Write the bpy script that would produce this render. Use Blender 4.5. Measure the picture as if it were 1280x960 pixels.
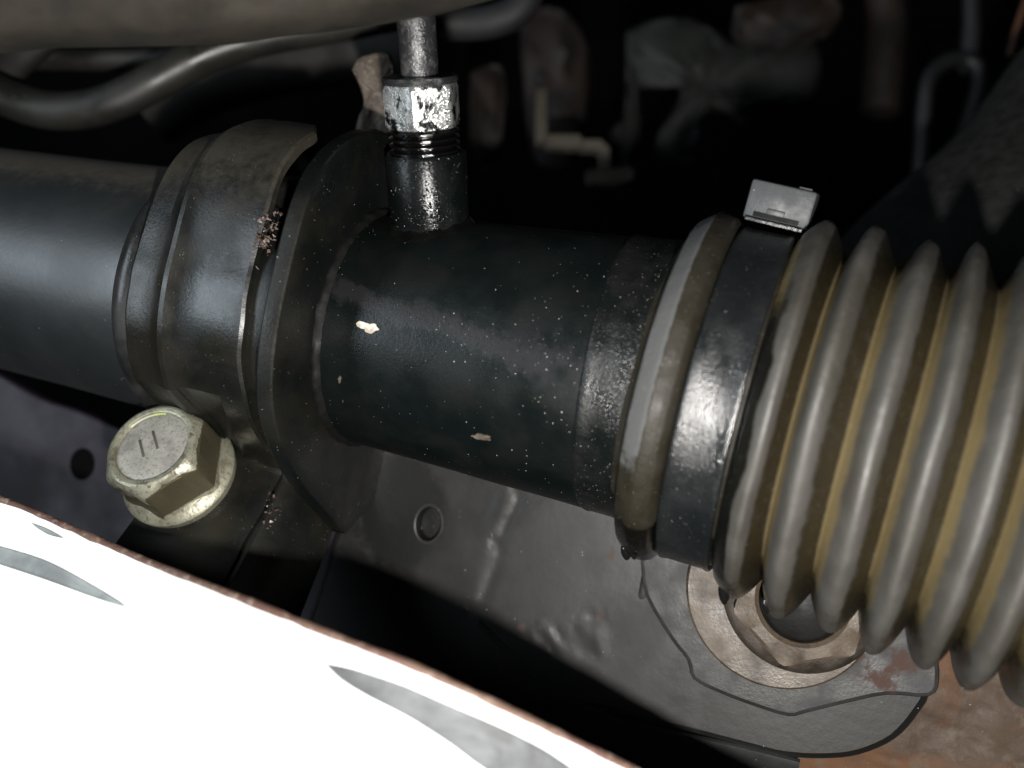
import bpy, bmesh, math, random
import numpy as np
from mathutils import Vector, noise as mnoise
random.seed(7); rng = np.random.default_rng(7)
S = 0.001                                   # everything below is written in millimetres
sc = bpy.context.scene
for o in list(bpy.data.objects): bpy.data.objects.remove(o)
COL = sc.collection

# ------------------------------------------------------------------ camera
FPX = 1150.0
cam_d = bpy.data.cameras.new('camera'); cam = bpy.data.objects.new('camera', cam_d); COL.objects.link(cam)
cam.location = (0, 0, 0); cam.rotation_euler = (math.radians(90), 0, 0)
cam_d.sensor_width = 36; cam_d.lens = 36*FPX/1280
cam_d.clip_start = 0.005; cam_d.clip_end = 50
cam_d.dof.use_dof = True; cam_d.dof.focus_distance = 0.170; cam_d.dof.aperture_fstop = 10
sc.camera = cam
# ------------------------------------------------------------------ dark garage and the phone's flash
w = bpy.data.worlds.new('World'); sc.world = w; w.use_nodes = True
bg = w.node_tree.nodes['Background']; bg.inputs[0].default_value = (0.75, 0.85, 1, 1); bg.inputs[1].default_value = 0.008
ld = bpy.data.lights.new('phone_flash', 'POINT'); ld.energy = 3.2; ld.shadow_soft_size = 0.003; ld.color = (1, 0.965, 0.92)
lamp = bpy.data.objects.new('phone_flash', ld); COL.objects.link(lamp); lamp.location = (0.004, 0.0, -0.030)
al = bpy.data.lights.new('daylight_from_left', 'AREA'); al.energy = 3.4; al.shape = 'RECTANGLE'; al.size = .22; al.size_y = .42; al.color = (.80, .91, 1)
ao = bpy.data.objects.new('daylight_from_left', al); COL.objects.link(ao); ao.location = (-.70, -.25, .13)
ao.rotation_euler = (Vector((-.05, .19, 0))-ao.location).to_track_quat('-Z', 'Y').to_euler()
sc.view_settings.view_transform = 'Standard'; sc.view_settings.look = 'None'
sc.view_settings.exposure = 0; sc.view_settings.gamma = 1; sc.view_settings.use_curve_mapping = False

# ------------------------------------------------------------------ frame of the rack: d along it, u to the viewer, v up
O = np.array([0, 179.401, 5.775]); d = np.array([.934995, -.301403, -.186924])
u = np.array([-.295555, -.953497, .059087]); v = np.array([.19604, 0, .980596])
def nrm(a): a = np.asarray(a, float); return a/np.linalg.norm(a)
def P(px, py, Y): return np.array([(px-640)/FPX*Y, Y, (480-py)/FPX*Y])
def R3(t, a, r): return O+d*t+r*(math.cos(a)*u+math.sin(a)*v)
def UV(t, p): return O+d*t+u*p[0]+v*p[1]
def onT(px, py, t):                          # point of the plane t = const
    r = np.array([(px-640)/FPX, 1, (480-py)/FPX]); C = O+d*t
    return r*((C@d)/(r@d))
def onU(px, py, uu):                         # point of the plane u = const
    r = np.array([(px-640)/FPX, 1, (480-py)/FPX]); C = O+u*uu
    return r*((C@u)/(r@u))
def nz(p, s): return mnoise.noise(Vector((float(p[0])*s, float(p[1])*s, float(p[2])*s)))
def rotv(x, k, a): return x*math.cos(a)+np.cross(k, x)*math.sin(a)+k*(k@x)*(1-math.cos(a))
d2 = rotv(d, u, math.radians(3.5))
if d2[2] > d[2]: d2 = rotv(d, u, -math.radians(3.5)); v2 = rotv(v, u, -math.radians(3.5))
else: v2 = rotv(v, u, math.radians(3.5))
B0 = O+d*30
def BR(s, r, a):
    e = math.radians(4.5)*min(max((s-14)/14, 0), 1)
    uu = u*math.cos(e)-d2*math.sin(e)
    return B0+d2*s+r*(math.cos(a)*uu+math.sin(a)*v2)

# ------------------------------------------------------------------ helpers
def sst(a, b, x): x = min(max((x-a)/(b-a), 0), 1); return x*x*(3-2*x)
def thing(name, label, cat, at=(0, 0, 0), group=None, kind=None):
    o = bpy.data.objects.new(name, None); COL.objects.link(o); o.empty_display_size = 0.01
    o.location = Vector(at)*S; o['label'] = label; o['category'] = cat
    if group: o['group'] = group
    if kind: o['kind'] = kind
    o['base'] = [float(c) for c in at]
    return o
def mesh(name, verts, faces, mat, parent=None, smooth=True, angle=40, col=None, at=None, bevel=0):
    base = np.array(parent['base']) if parent is not None else np.array(at if at is not None else (0, 0, 0), float)
    V = (np.asarray(verts, float)-base)*S
    me = bpy.data.meshes.new(name); me.from_pydata(V.tolist(), [], [list(map(int, f)) for f in faces]); me.update()
    if col is not None:
        ca = me.color_attributes.new('mask', 'FLOAT_COLOR', 'POINT')
        c4 = np.ones((len(V), 4)); c4[:, :3] = np.asarray(col); ca.data.foreach_set('color', c4.ravel())
    bm = bmesh.new(); bm.from_mesh(me)
    if bevel:
        eg = [e for e in bm.edges if len(e.link_faces) == 2 and e.calc_face_angle(0) > math.radians(30)]
        bmesh.ops.bevel(bm, geom=eg, offset=bevel*S, segments=2, profile=.5, affect='EDGES', clamp_overlap=True)
    bmesh.ops.recalc_face_normals(bm, faces=bm.faces); bm.to_mesh(me); bm.free()
    if smooth:
        for p in me.polygons: p.use_smooth = True
        me.set_sharp_from_angle(angle=math.radians(angle))
    me.materials.append(mat)
    o = bpy.data.objects.new(name, me); COL.objects.link(o)
    if parent is not None: o.parent = parent; o['base'] = [float(c) for c in base]
    else: o.location = Vector(base)*S; o['base'] = [float(c) for c in base]
    return o
def tag(o, label, cat=None, group=None, kind=None):
    o['label'] = label
    if cat: o['category'] = cat
    if group: o['group'] = group
    if kind: o['kind'] = kind
    return o
def grid(rows, closed=False, caps=False):
    V = [p for r in rows for p in r]; n = len(rows[0]); F = []
    for i in range(len(rows)-1):
        for j in range(n if closed else n-1):
            k = (j+1) % n; F.append((i*n+j, i*n+k, (i+1)*n+k, (i+1)*n+j))
    if caps: F.append(tuple(range(n))[::-1]); F.append(tuple((len(rows)-1)*n+j for j in range(n)))
    return V, F
def lathe(prof, n=128, fn=R3, jit=0, js=.3, caps=True):
    rows = []
    for t, r in prof:
        row = []
        for j in range(n):
            a = 2*math.pi*j/n; p = fn(t, a, r) if fn is R3 else fn(t, r, a)
            if jit: p = fn(t, a, r+jit*nz(p, js)) if fn is R3 else fn(t, r+jit*nz(p, js), a)
            row.append(p)
        rows.append(row)
    return grid(rows, True, caps)
def ax_lathe(c, ax, prof, n=48, ref=(0, 0, 1), rad=None, caps=True):
    ax = nrm(ax); e1 = nrm(np.cross(ref, ax)); e2 = np.cross(ax, e1); rows = []
    for q in prof:
        z, r = q[0], q[1]
        rows.append([c+ax*(z(2*math.pi*j/n) if callable(z) else z)+(r(2*math.pi*j/n) if callable(r) else r)*(math.cos(2*math.pi*j/n)*e1+math.sin(2*math.pi*j/n)*e2) for j in range(n)])
    return grid(rows, True, caps)
def smooth_path(pts, m=8):
    pts = [np.asarray(p, float) for p in pts]; out = []
    for i in range(len(pts)-1):
        p0 = pts[max(i-1, 0)]; p1 = pts[i]; p2 = pts[i+1]; p3 = pts[min(i+2, len(pts)-1)]
        for k in range(m):
            t = k/m; out.append(.5*((2*p1)+(-p0+p2)*t+(2*p0-5*p1+4*p2-p3)*t*t+(-p0+3*p1-3*p2+p3)*t**3))
    out.append(pts[-1]); return out
def tube(pts, r, n=24, m=8, caps=True, jit=0):
    path = smooth_path(pts, m) if m else [np.asarray(p, float) for p in pts]
    rows = []; ref = None; N = len(path)
    for i, p in enumerate(path):
        tg = nrm(path[min(i+1, N-1)]-path[max(i-1, 0)])
        if ref is None: ref = nrm(np.cross(tg, (0.3, 1, 0.2)))
        ref = nrm(ref-tg*(ref@tg)); b = np.cross(tg, ref)
        rr = r(i/(N-1)) if callable(r) else r
        rows.append([p+(rr+jit*nz(p+ref*math.cos(6.283*j/n)*rr+b*math.sin(6.283*j/n)*rr, .25))*(math.cos(2*math.pi*j/n)*ref+math.sin(2*math.pi*j/n)*b) for j in range(n)])
    return grid(rows, True, caps)
def slab(front, off):                       # outline points (3D) pushed back by off
    n = len(front); V = list(front)+[p+off for p in front]
    F = [tuple(range(n)), tuple(range(2*n-1, n-1, -1))]+[(i, (i+1) % n, n+(i+1) % n, n+i) for i in range(n)]
    return V, F
def box(c, ex, ey, ez):
    V = [c+a*ex+b*ey+g*ez for a in(-1, 1) for b in(-1, 1) for g in(-1, 1)]
    return V, [(0, 1, 3, 2), (4, 6, 7, 5), (0, 4, 5, 1), (2, 3, 7, 6), (0, 2, 6, 4), (1, 5, 7, 3)]
def join(*ms):
    V = []; F = []
    for a, b in ms:
        k = len(V); V += list(a); F += [tuple(i+k for i in f) for f in b]
    return V, F

# ------------------------------------------------------------------ materials
def mat(name, base, rough=.5, metal=0, alt=None, scale=150, detail=6, amt=1., specks=0, speck_col=(.5, .48, .42), speck_scale=420, bump=.2, bscale=1500, rough_var=.15, coat=0,
        spec=.5, fine=None, mask=None, mask2=None, mask3=None, lo=.42, hi=.62, glint=0, k=.5, smask=False, msoft=0):
    sc3 = lambda q: None if q is None else tuple(x*k for x in q)
    base = sc3(base); alt = sc3(alt); fine = sc3(fine); speck_col = tuple(x*(k+1)/2 for x in speck_col)
    if mask: mask = (sc3(mask[0]),)+tuple(mask[1:])
    if mask3: mask3 = (sc3(mask3[0]),)+tuple(mask3[1:])
    if mask2: mask2 = (sc3(mask2[0]),)+tuple(mask2[1:])
    m = bpy.data.materials.new(name); m.use_nodes = True; nt = m.node_tree; N = nt.nodes; Lk = nt.links
    bs = N['Principled BSDF']; tc = N.new('ShaderNodeTexCoord'); co = tc.outputs['Object']
    def noise(s, det=6, ro=.55, dist=0):
        n = N.new('ShaderNodeTexNoise'); n.inputs['Scale'].default_value = s; n.inputs['Detail'].default_value = det; n.inputs['Roughness'].default_value = ro
        n.inputs['Distortion'].default_value = dist; Lk.new(co, n.inputs['Vector']); return n.outputs['Fac']
    def ramp(x, a, b, c0=0., c1=1.):
        n = N.new('ShaderNodeMapRange'); n.inputs[1].default_value = a; n.inputs[2].default_value = b; n.inputs[3].default_value = c0; n.inputs[4].default_value = c1
        n.interpolation_type = 'SMOOTHSTEP'; Lk.new(x, n.inputs[0]); return n.outputs[0]
    def mix(fac, a, b):
        n = N.new('ShaderNodeMix'); n.data_type = 'RGBA'
        if isinstance(fac, (int, float)): n.inputs[0].default_value = fac
        else: Lk.new(fac, n.inputs[0])
        for x, i in ((a, 6), (b, 7)):
            if isinstance(x, tuple): n.inputs[i].default_value = (*x, 1)
            else: Lk.new(x, n.inputs[i])
        return n.outputs[2]
    def mth(op, a, b):
        n = N.new('ShaderNodeMath'); n.operation = op; n.use_clamp = False
        for x, i in ((a, 0), (b, 1)):
            if isinstance(x, (int, float)): n.inputs[i].default_value = x
            else: Lk.new(x, n.inputs[i])
        return n.outputs[0]
    c = mix(noise(scale*.35, 4), tuple(x*.82 for x in base), tuple(min(1, x*1.18) for x in base))
    if alt is not None: c = mix(mth('MULTIPLY', ramp(noise(scale, detail, .62, .4), lo, hi), amt), c, alt)
    if fine is not None: c = mix(mth('MULTIPLY', ramp(noise(scale*7, 5, .7), .5, .68), .8), c, fine)
    r = ramp(noise(scale*1.4, 5), .3, .7, max(.05, rough-rough_var), min(1, rough+rough_var))
    sep = None
    def masked(ch, colr, ro, rag=.35):
        nonlocal c, r, sep
        if sep is None:
            at = N.new('ShaderNodeAttribute'); at.attribute_name = 'mask'; s = N.new('ShaderNodeSeparateColor'); Lk.new(at.outputs['Color'], s.inputs[0]); sep = s
        x = mth('ADD', sep.outputs[ch], mth('MULTIPLY', mth('SUBTRACT', noise(400, 6, .65), .5), rag))
        f = ramp(x, .35-msoft, .6+msoft); f = mth('MULTIPLY', f, 1.)
        c = mix(f, c, colr)
        n = N.new('ShaderNodeMix'); n.data_type = 'FLOAT'; Lk.new(f, n.inputs[0]); Lk.new(r, n.inputs[2]); n.inputs[3].default_value = ro; r = n.outputs[0]
        return f
    if mask: masked('Red', *mask)
    if mask3: masked('Blue', *mask3)
    if mask2: masked('Green', *mask2)
    if specks:
        sp = None
        for sscale, th in ((speck_scale*1.8, .075), (speck_scale*3.6, .15), (speck_scale*1.1, .055)):
            vo = N.new('ShaderNodeTexVoronoi'); vo.inputs['Scale'].default_value = sscale; Lk.new(co, vo.inputs['Vector'])
            sx = N.new('ShaderNodeSeparateColor'); Lk.new(vo.outputs['Color'], sx.inputs[0])
            dens = mth('ADD', 1-specks*1.9, mth('MULTIPLY', mth('SUBTRACT', noise(85, 4, .65), .5), 3.2*specks+.8))
            if smask:
                if sep is None:
                    at = N.new('ShaderNodeAttribute'); at.attribute_name = 'mask'; sep = N.new('ShaderNodeSeparateColor'); Lk.new(at.outputs['Color'], sep.inputs[0])
                dens = mth('SUBTRACT', dens, mth('MULTIPLY', sep.outputs['Blue'], 1.0))
            on = mth('GREATER_THAN', sx.outputs[0], dens)
            th2 = mth('MULTIPLY', sx.outputs[1], th)
            f = mth('MULTIPLY', mth('MULTIPLY', mth('LESS_THAN', vo.outputs['Distance'], th2), on), ramp(sx.outputs[2], .1, .9, .2, 1))
            sp = f if sp is None else mth('MAXIMUM', sp, f)
        c = mix(sp, c, speck_col)
        n = N.new('ShaderNodeMix'); n.data_type = 'FLOAT'; Lk.new(sp, n.inputs[0]); Lk.new(r, n.inputs[2]); n.inputs[3].default_value = .5; r = n.outputs[0]
    Lk.new(c, bs.inputs['Base Color']); Lk.new(r, bs.inputs['Roughness'])
    bs.inputs['Metallic'].default_value = metal; bs.inputs['Specular IOR Level'].default_value = spec
    bs.inputs['Coat Weight'].default_value = coat; bs.inputs['Coat Roughness'].default_value = .12
    if bump:
        b = N.new('ShaderNodeBump'); b.inputs['Strength'].default_value = bump; b.inputs['Distance'].default_value = .0004
        h = mth('ADD', noise(bscale, 5, .6), mth('MULTIPLY', noise(scale*.8, 4), 1.2))
        if glint:
            vo = N.new('ShaderNodeTexVoronoi'); vo.inputs['Scale'].default_value = 2300; Lk.new(co, vo.inputs['Vector'])
            h = mth('ADD', h, mth('MULTIPLY', mth('MULTIPLY', ramp(vo.outputs['Distance'], .08, .42, 1, 0), ramp(noise(70, 3), .42, .6)), glint))
        Lk.new(h, b.inputs['Height']); Lk.new(b.outputs[0], bs.inputs['Normal'])
    return m
M = {}
M['tube'] = mat('satin_black_tube', msoft=.22, mask=((.085, .075, .055), .62, .7), base=(.018, .022, .024), rough=.44, spec=.75, alt=(.040, .038, .032), scale=45, amt=.5, specks=.02, bump=.08, bscale=900, rough_var=.05, lo=.5, hi=.7)
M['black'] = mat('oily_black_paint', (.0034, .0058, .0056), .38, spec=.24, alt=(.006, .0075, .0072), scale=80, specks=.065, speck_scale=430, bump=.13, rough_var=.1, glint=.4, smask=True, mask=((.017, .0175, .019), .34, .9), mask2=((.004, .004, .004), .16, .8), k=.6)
M['weld'] = mat('dusty_black_paint', (.0055, .0075, .0075), .34, spec=.4, alt=(.013, .0125, .013), scale=160, specks=.42, speck_scale=560, bump=.28, rough_var=.1, glint=1.2)
M['bracket'] = mat('dirty_black_bracket', k=.28, spec=.4, msoft=.2, mask=((.078, .070, .050), .6, .9), base=(.013, .0145, .0125), rough=.37, alt=(.034, .031, .022), scale=70, amt=.8, specks=.16, speck_scale=480, speck_col=(.3, .28, .22), bump=.13, rough_var=.1)
M['flange'] = mat('black_flange_paint', k=.32, spec=.3, base=(.010, .0125, .0120), rough=.36, alt=(.022, .021, .016), scale=60, amt=.8, specks=.16, speck_scale=400, speck_col=(.35, .33, .28), bump=.18)
M['rubber'] = mat('black_rubber', (.012, .012, .012), .45, alt=(.03, .03, .028), scale=90, specks=.05, bump=.2)
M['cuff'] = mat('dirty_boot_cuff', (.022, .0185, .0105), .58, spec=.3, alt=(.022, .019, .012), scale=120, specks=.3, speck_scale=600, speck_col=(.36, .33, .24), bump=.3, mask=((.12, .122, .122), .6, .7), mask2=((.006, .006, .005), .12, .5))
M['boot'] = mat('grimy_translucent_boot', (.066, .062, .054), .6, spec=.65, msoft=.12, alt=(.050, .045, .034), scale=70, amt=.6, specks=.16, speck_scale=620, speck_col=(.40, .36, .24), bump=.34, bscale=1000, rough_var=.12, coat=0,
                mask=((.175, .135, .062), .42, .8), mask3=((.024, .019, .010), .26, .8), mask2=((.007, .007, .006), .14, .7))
M['band'] = mat('black_clamp_band', (.011, .013, .014), .27, spec=.6, alt=(.018, .019, .020), scale=110, specks=.22, speck_scale=640, speck_col=(.5, .5, .48), bump=.35, bscale=1900, glint=.8)
M['buckle'] = mat('grey_clamp_buckle', (.050, .056, .062), .6, alt=(.05, .056, .06), scale=130, specks=.06, bump=.2)
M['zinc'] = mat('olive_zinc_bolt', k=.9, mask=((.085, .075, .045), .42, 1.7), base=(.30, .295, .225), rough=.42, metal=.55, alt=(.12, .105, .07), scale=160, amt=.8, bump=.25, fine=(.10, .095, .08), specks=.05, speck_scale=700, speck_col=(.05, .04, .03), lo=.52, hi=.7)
M['zinctop'] = mat('grey_zinc_bolt_top', k=.85, base=(.34, .33, .29), rough=.5, metal=.35, alt=(.22, .21, .20), scale=220, amt=.7, bump=.2, fine=(.12, .115, .11), lo=.5, hi=.66)
M['mark'] = mat('stamped_mark', k=1, base=(.05, .045, .04), rough=.6, bump=.1)
M['slot'] = mat('slot_black', (.008, .008, .008), .6, spec=.15, bump=.1)
M['green'] = mat('green_paint_mark', k=1, base=(.30, .36, .12), rough=.5, alt=(.3, .3, .24), scale=300, bump=.2)
M['nut'] = mat('wet_bright_nut', k=1, base=(.62, .64, .63), rough=.24, metal=.85, alt=(.015, .015, .016), scale=330, amt=1, bump=.4, rough_var=.1, lo=.50, hi=.60, glint=.7)
M['pipe'] = mat('wet_dark_pipe', (.06, .062, .066), .3, metal=.5, alt=(.25, .25, .25), scale=300, amt=.6, bump=.6, specks=.2, speck_scale=500, lo=.5, hi=.62, glint=1)
M['oil'] = mat('wet_black_oil', (.004, .004, .004), .10, bump=.3, scale=200, rough_var=.04, coat=.5)
M['drop'] = mat('clear_black_drop', (.01, .01, .01), .06, spec=.8, bump=0, scale=200, rough_var=.02, coat=1)
M['boss'] = mat('oily_black_boss', (.0045, .0065, .0065), .2, spec=.22, alt=(.012, .014, .014), scale=120, specks=.10, speck_scale=700, bump=.2, rough_var=.06, glint=1.)
M['chip'] = mat('pale_paint_chip', k=1, base=(.55, .53, .47), rough=.6, alt=(.3, .25, .2), scale=600, bump=.4)
M['rustflake'] = mat('rust_flake', (.10, .055, .038), .35, alt=(.25, .2, .18), scale=900, bump=.4)
M['plate'] = mat('grey_crossmember_paint', k=.245, spec=.35, base=(.060, .0575, .055), rough=.50, alt=(.040, .039, .038), scale=38, specks=.03, bump=.12, bscale=420, fine=None, amt=1, mask=((.14, .09, .07), .7, .5), mask2=((.016, .018, .016), .45, .5))
M['plate_dark'] = mat('dark_green_grey_rim', (.026, .029, .027), .48, alt=(.036, .038, .035), scale=60, specks=.03, bump=.2)
M['sheet'] = mat('dark_purple_sheet', (.022, .0145, .026), .55, spec=.3, alt=(.036, .022, .018), scale=25, specks=.01, bump=.1, lo=.5, hi=.7)
M['pad'] = mat('purple_grey_pad', k=.285, spec=.35, base=(.062, .060, .060), rough=.52, alt=(.046, .044, .043), scale=90, bump=.15, mask=((.105, .046, .030), .75, 1.3))
M['tan'] = mat('tan_washer', k=.26, base=(.23, .175, .12), rough=.5, metal=.1, alt=(.09, .062, .045), scale=110, bump=.2, fine=(.12, .10, .085), lo=.45, hi=.65)
M['tan2'] = mat('brown_steel_nut', k=.24, base=(.19, .155, .125), rough=.42, metal=.4, alt=(.09, .07, .06), scale=150, bump=.2)
M['rust'] = mat('rusty_arm', (.092, .058, .037), .8, alt=(.155, .070, .030), scale=38, bump=.8, bscale=500, fine=(.14, .105, .075), specks=.06, lo=.46, hi=.6, detail=8)
M['rustedge'] = mat('rusty_edge', k=.55, base=(.15, .085, .058), rough=.7, alt=(.11, .045, .034), scale=90, bump=.8, bscale=900, fine=(.4, .3, .24))
M['white'] = mat('white_panel_paint', k=1, base=(.82, .84, .86), rough=.4, bump=.03, scale=20)
M['hollow_shade'] = mat('gritty_painted_shade', k=.55, base=(.16, .17, .18), rough=.7, alt=(.10, .105, .11), scale=120, bump=.5, bscale=1200)  # shade in the panel's hollows, given as a grey colour
M['hollow_shade_pale'] = mat('pale_painted_shade', k=1, base=(.20, .225, .23), rough=.7, alt=(.13, .145, .15), scale=60, bump=.2)
M['beam'] = mat('dusty_beige_beam', k=.15, base=(.120, .100, .072), rough=.8, spec=.2, alt=(.050, .043, .031), scale=60, bump=.2, lo=.4, hi=.65, fine=(.075, .065, .055))
M['hose'] = mat('black_hose', (.019, .019, .017), .40, alt=(.034, .033, .028), scale=50, bump=.1, specks=.03)
M['hose2'] = mat('brown_dusty_hose', k=.3, base=(.021, .017, .013), rough=.75, alt=(.03, .025, .018), scale=40, bump=.1)
M['lump'] = mat('scaly_rusty_tab', (.15, .115, .085), .65, alt=(.075, .055, .042), scale=140, bump=.9, bscale=600, fine=(.26, .23, .18))
M['cover'] = mat('dark_green_rubber_cover', k=.3, base=(.021, .024, .021), rough=.75, alt=(.026, .029, .026), scale=200, specks=.02, bump=.1)
M['cast'] = mat('grey_green_casting', k=.19, base=(.075, .085, .07), rough=.7, alt=(.03, .034, .03), scale=34, bump=.5, bscale=160, lo=.42, hi=.6)
M['cast2'] = mat('brown_casting', k=.19, base=(.075, .036, .020), rough=.75, alt=(.02, .013, .012), scale=32, bump=.5, bscale=160)
M['brass'] = mat('tan_bracket_metal', k=.14, base=(.30, .25, .165), rough=.6, alt=(.16, .13, .09), scale=60, bump=.2)
M['dark'] = mat('engine_bay_black', k=.3, spec=.03, base=(.006, .006, .006), rough=.8, alt=(.012, .010, .009), scale=6, bump=0)
M['orange'] = mat('orange_brown_strip', (.16, .065, .03), .7, alt=(.08, .035, .02), scale=40, bump=.1)
M['blackrod'] = mat('black_rod', (.018, .019, .021), .6, scale=30, bump=.1)

# ================================================================== THE SETTING BEHIND
V, F = [], []
bw = mesh('engine_bay_wall', [np.array([x, 620+30*math.sin(x*.01), z]) for z in np.linspace(-500, 500, 9) for x in np.linspace(-700, 700, 15)],
          [(i*15+j, i*15+j+1, (i+1)*15+j+1, (i+1)*15+j) for i in range(8) for j in range(14)], M['dark'], at=(0, 620, 0))
bw['kind'] = 'structure'; bw['label'] = 'black depth of the engine bay behind everything'

# ================================================================== STEERING RACK
rack = thing('steering_rack', 'long black steering rack tube running across the whole picture', 'steering rack', O)
V, F = lathe([(-230, 24.6), (-170, 25.2), (-130, 25.4), (-100, 25.9), (-76, 26.6), (-60, 26.6)], 160)
mesh('housing_tube', V, F, M['tube'], rack, col=[(.8*sst(18, 62, math.degrees(math.atan2((np.asarray(p)-O)@v, (np.asarray(p)-O)@u)))+.4*nz(p, .03), 0, 0) for p in V])
prof = []
for t in np.linspace(-33, 31, 70):
    r = 23.7+(t+27.5)/53*2.2
    
    prof.append((t, r))
V, F = lathe(prof, 200, jit=.22, js=.07)
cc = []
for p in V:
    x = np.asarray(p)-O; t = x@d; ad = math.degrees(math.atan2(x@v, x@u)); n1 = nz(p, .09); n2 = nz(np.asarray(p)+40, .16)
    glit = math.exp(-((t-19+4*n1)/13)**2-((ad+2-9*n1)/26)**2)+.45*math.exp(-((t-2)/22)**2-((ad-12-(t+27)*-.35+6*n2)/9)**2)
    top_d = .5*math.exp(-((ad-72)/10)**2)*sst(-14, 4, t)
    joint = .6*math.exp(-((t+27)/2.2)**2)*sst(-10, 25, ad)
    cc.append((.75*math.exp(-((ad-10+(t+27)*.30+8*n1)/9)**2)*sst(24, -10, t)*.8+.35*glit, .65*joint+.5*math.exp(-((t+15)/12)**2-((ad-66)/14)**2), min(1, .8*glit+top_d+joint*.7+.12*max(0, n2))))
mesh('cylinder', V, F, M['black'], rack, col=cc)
V, F = lathe([(20.3, 25.55), (20.7, 26.0), (21.2, 26.15), (22.0, 26.0), (24, 26.05), (28.5, 26.3), (31, 26.4), (33, 26.1)], 200, jit=.16, js=.12)
mesh('weld_ring', V, F, M['weld'], rack)
# boss on top
wd = nrm((-.035, -.40, .90)); BC = O+d*(-15.6)
def bl(prof, n=48, caps=True, ref=(1, 0, 0)): return ax_lathe(BC, wd, prof, n, ref, caps=caps)
boss = mesh('port_boss', *bl([(18, 7.4), (24, 7.4), (36.6, 7.45), (37.3, 7.1), (37.3, 5.6), (33, 5.5)]), M['boss'], rack)
# weld fillet where the boss meets the cylinder
rows = []
e1 = nrm(np.cross((1, 0, 0), wd)); e2 = np.cross(wd, e1)
for rr, up in ((7.3, 1.3), (7.6, .9), (8.0, .5), (8.5, .1), (8.9, -.4)):
    row = []
    for j in range(64):
        a = 2*math.pi*j/64; r_ = rr+.35*math.sin(5*a+rr)*(.3+rr*.04)+.25*math.sin(11*a); q = BC+r_*(math.cos(a)*e1+math.sin(a)*e2)
        # climb along wd to the surface of the cylinder
        lo_, hi_ = 0., 40.
        for _ in range(30):
            m_ = (lo_+hi_)/2; x = q+wd*m_-O; t_ = x@d; rad = np.linalg.norm(x-d*t_)
            if rad < 23.7+(t_+27.5)/53*2.2: lo_ = m_
            else: hi_ = m_
        row.append(q+wd*(lo_+up))
    rows.append(row)
mesh('boss_weld', *grid(rows, True), M['oil'], boss)
V, F = lathe([(-30.2, 24.2), (-29.9, 24.5), (-29.4, 24.5), (-28.9, 24.2), (-28.4, 23.7)], 220, jit=.45, js=.55)
mesh('seam_weld', V, F, M['slot'], rack)
# droplets of oil standing on the boss and around its foot
ms = []; rd = random.Random(11)
for k in range(230):
    z = rd.uniform(19, 37); b_ = rd.gauss(0, .5); dr_ = -nrm(e2*(e2@np.array([0, 1, 0]))+e1*(e1@np.array([0, 1, 0]))); dr_ = dr_*math.cos(b_)+np.cross(wd, dr_)*math.sin(b_)
    c = BC+wd*z+dr_*7.42; s_ = rd.uniform(.07, .26)*(1.5 if rd.random() < .08 else 1)
    sd = np.cross(wd, dr_); rows = []
    for q, h in ((1, 0), (.85, .4), (.5, .7), (.02, .8)): rows.append([c+s_*(q*math.cos(a)*sd+q*1.25*math.sin(a)*wd+h*dr_) for a in np.linspace(0, 2*math.pi, 8, endpoint=False)])
    ms.append(grid(rows, True))
o = mesh('oil_droplets', *join(*ms), M['oil'], boss); o['kind'] = 'stuff'
# chips and marks on the cylinder
def surf(px, py, r0=None):
    r = nrm([(px-640)/FPX, 1, (480-py)/FPX]); s = 100.
    while s < 260:
        x = r*s-O; t = x@d; rad = np.linalg.norm(x-d*t); lim = (23.7+(t+27.5)/53*2.2 if r0 is None else r0)
        if rad < lim: return r*s, t, nrm(x-d*t)
        s += .05
    return r*180, 0, -r
def chip(px, py, w_, h_, name, m, rot=0, th=.22, seed=0):
    c, t, n = surf(px, py); ex = d*math.cos(rot)+np.cross(n, d)*math.sin(rot); ey = np.cross(n, ex); rr = random.Random(seed); K = 28; ring_ = []
    for j in range(K):
        a = 2*math.pi*j/K; k = .85+.22*math.sin(2*a+seed)+.16*math.sin(3*a+2*seed)+.1*math.sin(5*a+seed)+rr.uniform(-.09, .09); p = c+ex*w_*k*math.cos(a)+ey*h_*k*math.sin(a)
        x = p-O; t_ = x@d; q = nrm(x-d*t_); ring_.append((O+d*t_+q*(23.7+(t_+27.5)/53*2.2+.1), q))
    Vc = [p-q*.3 for p, q in ring_]+[p+q*th*.6 for p, q in ring_]+[c+n*(th*.9+.1)]
    Fc = [(j, (j+1) % K, K+(j+1) % K, K+j) for j in range(K)]+[(K+j, K+(j+1) % K, 2*K) for j in range(K)]
    return mesh(name, Vc, Fc, m, rack)
o = chip(461, 409, 2.3, 1.0, 'paint_chip', M['chip'], .12, .3, 3); o['label'] = 'white paint chip near the flange'
o = chip(602, 546, 2.4, .55, 'paint_chip', M['lump'], .1, .2, 5); o['label'] = 'small brown paint chip low on the cylinder'
chip(425, 474, .35, .8, 'paint_chip', M['lump'], 0, .1, 6)

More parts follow.
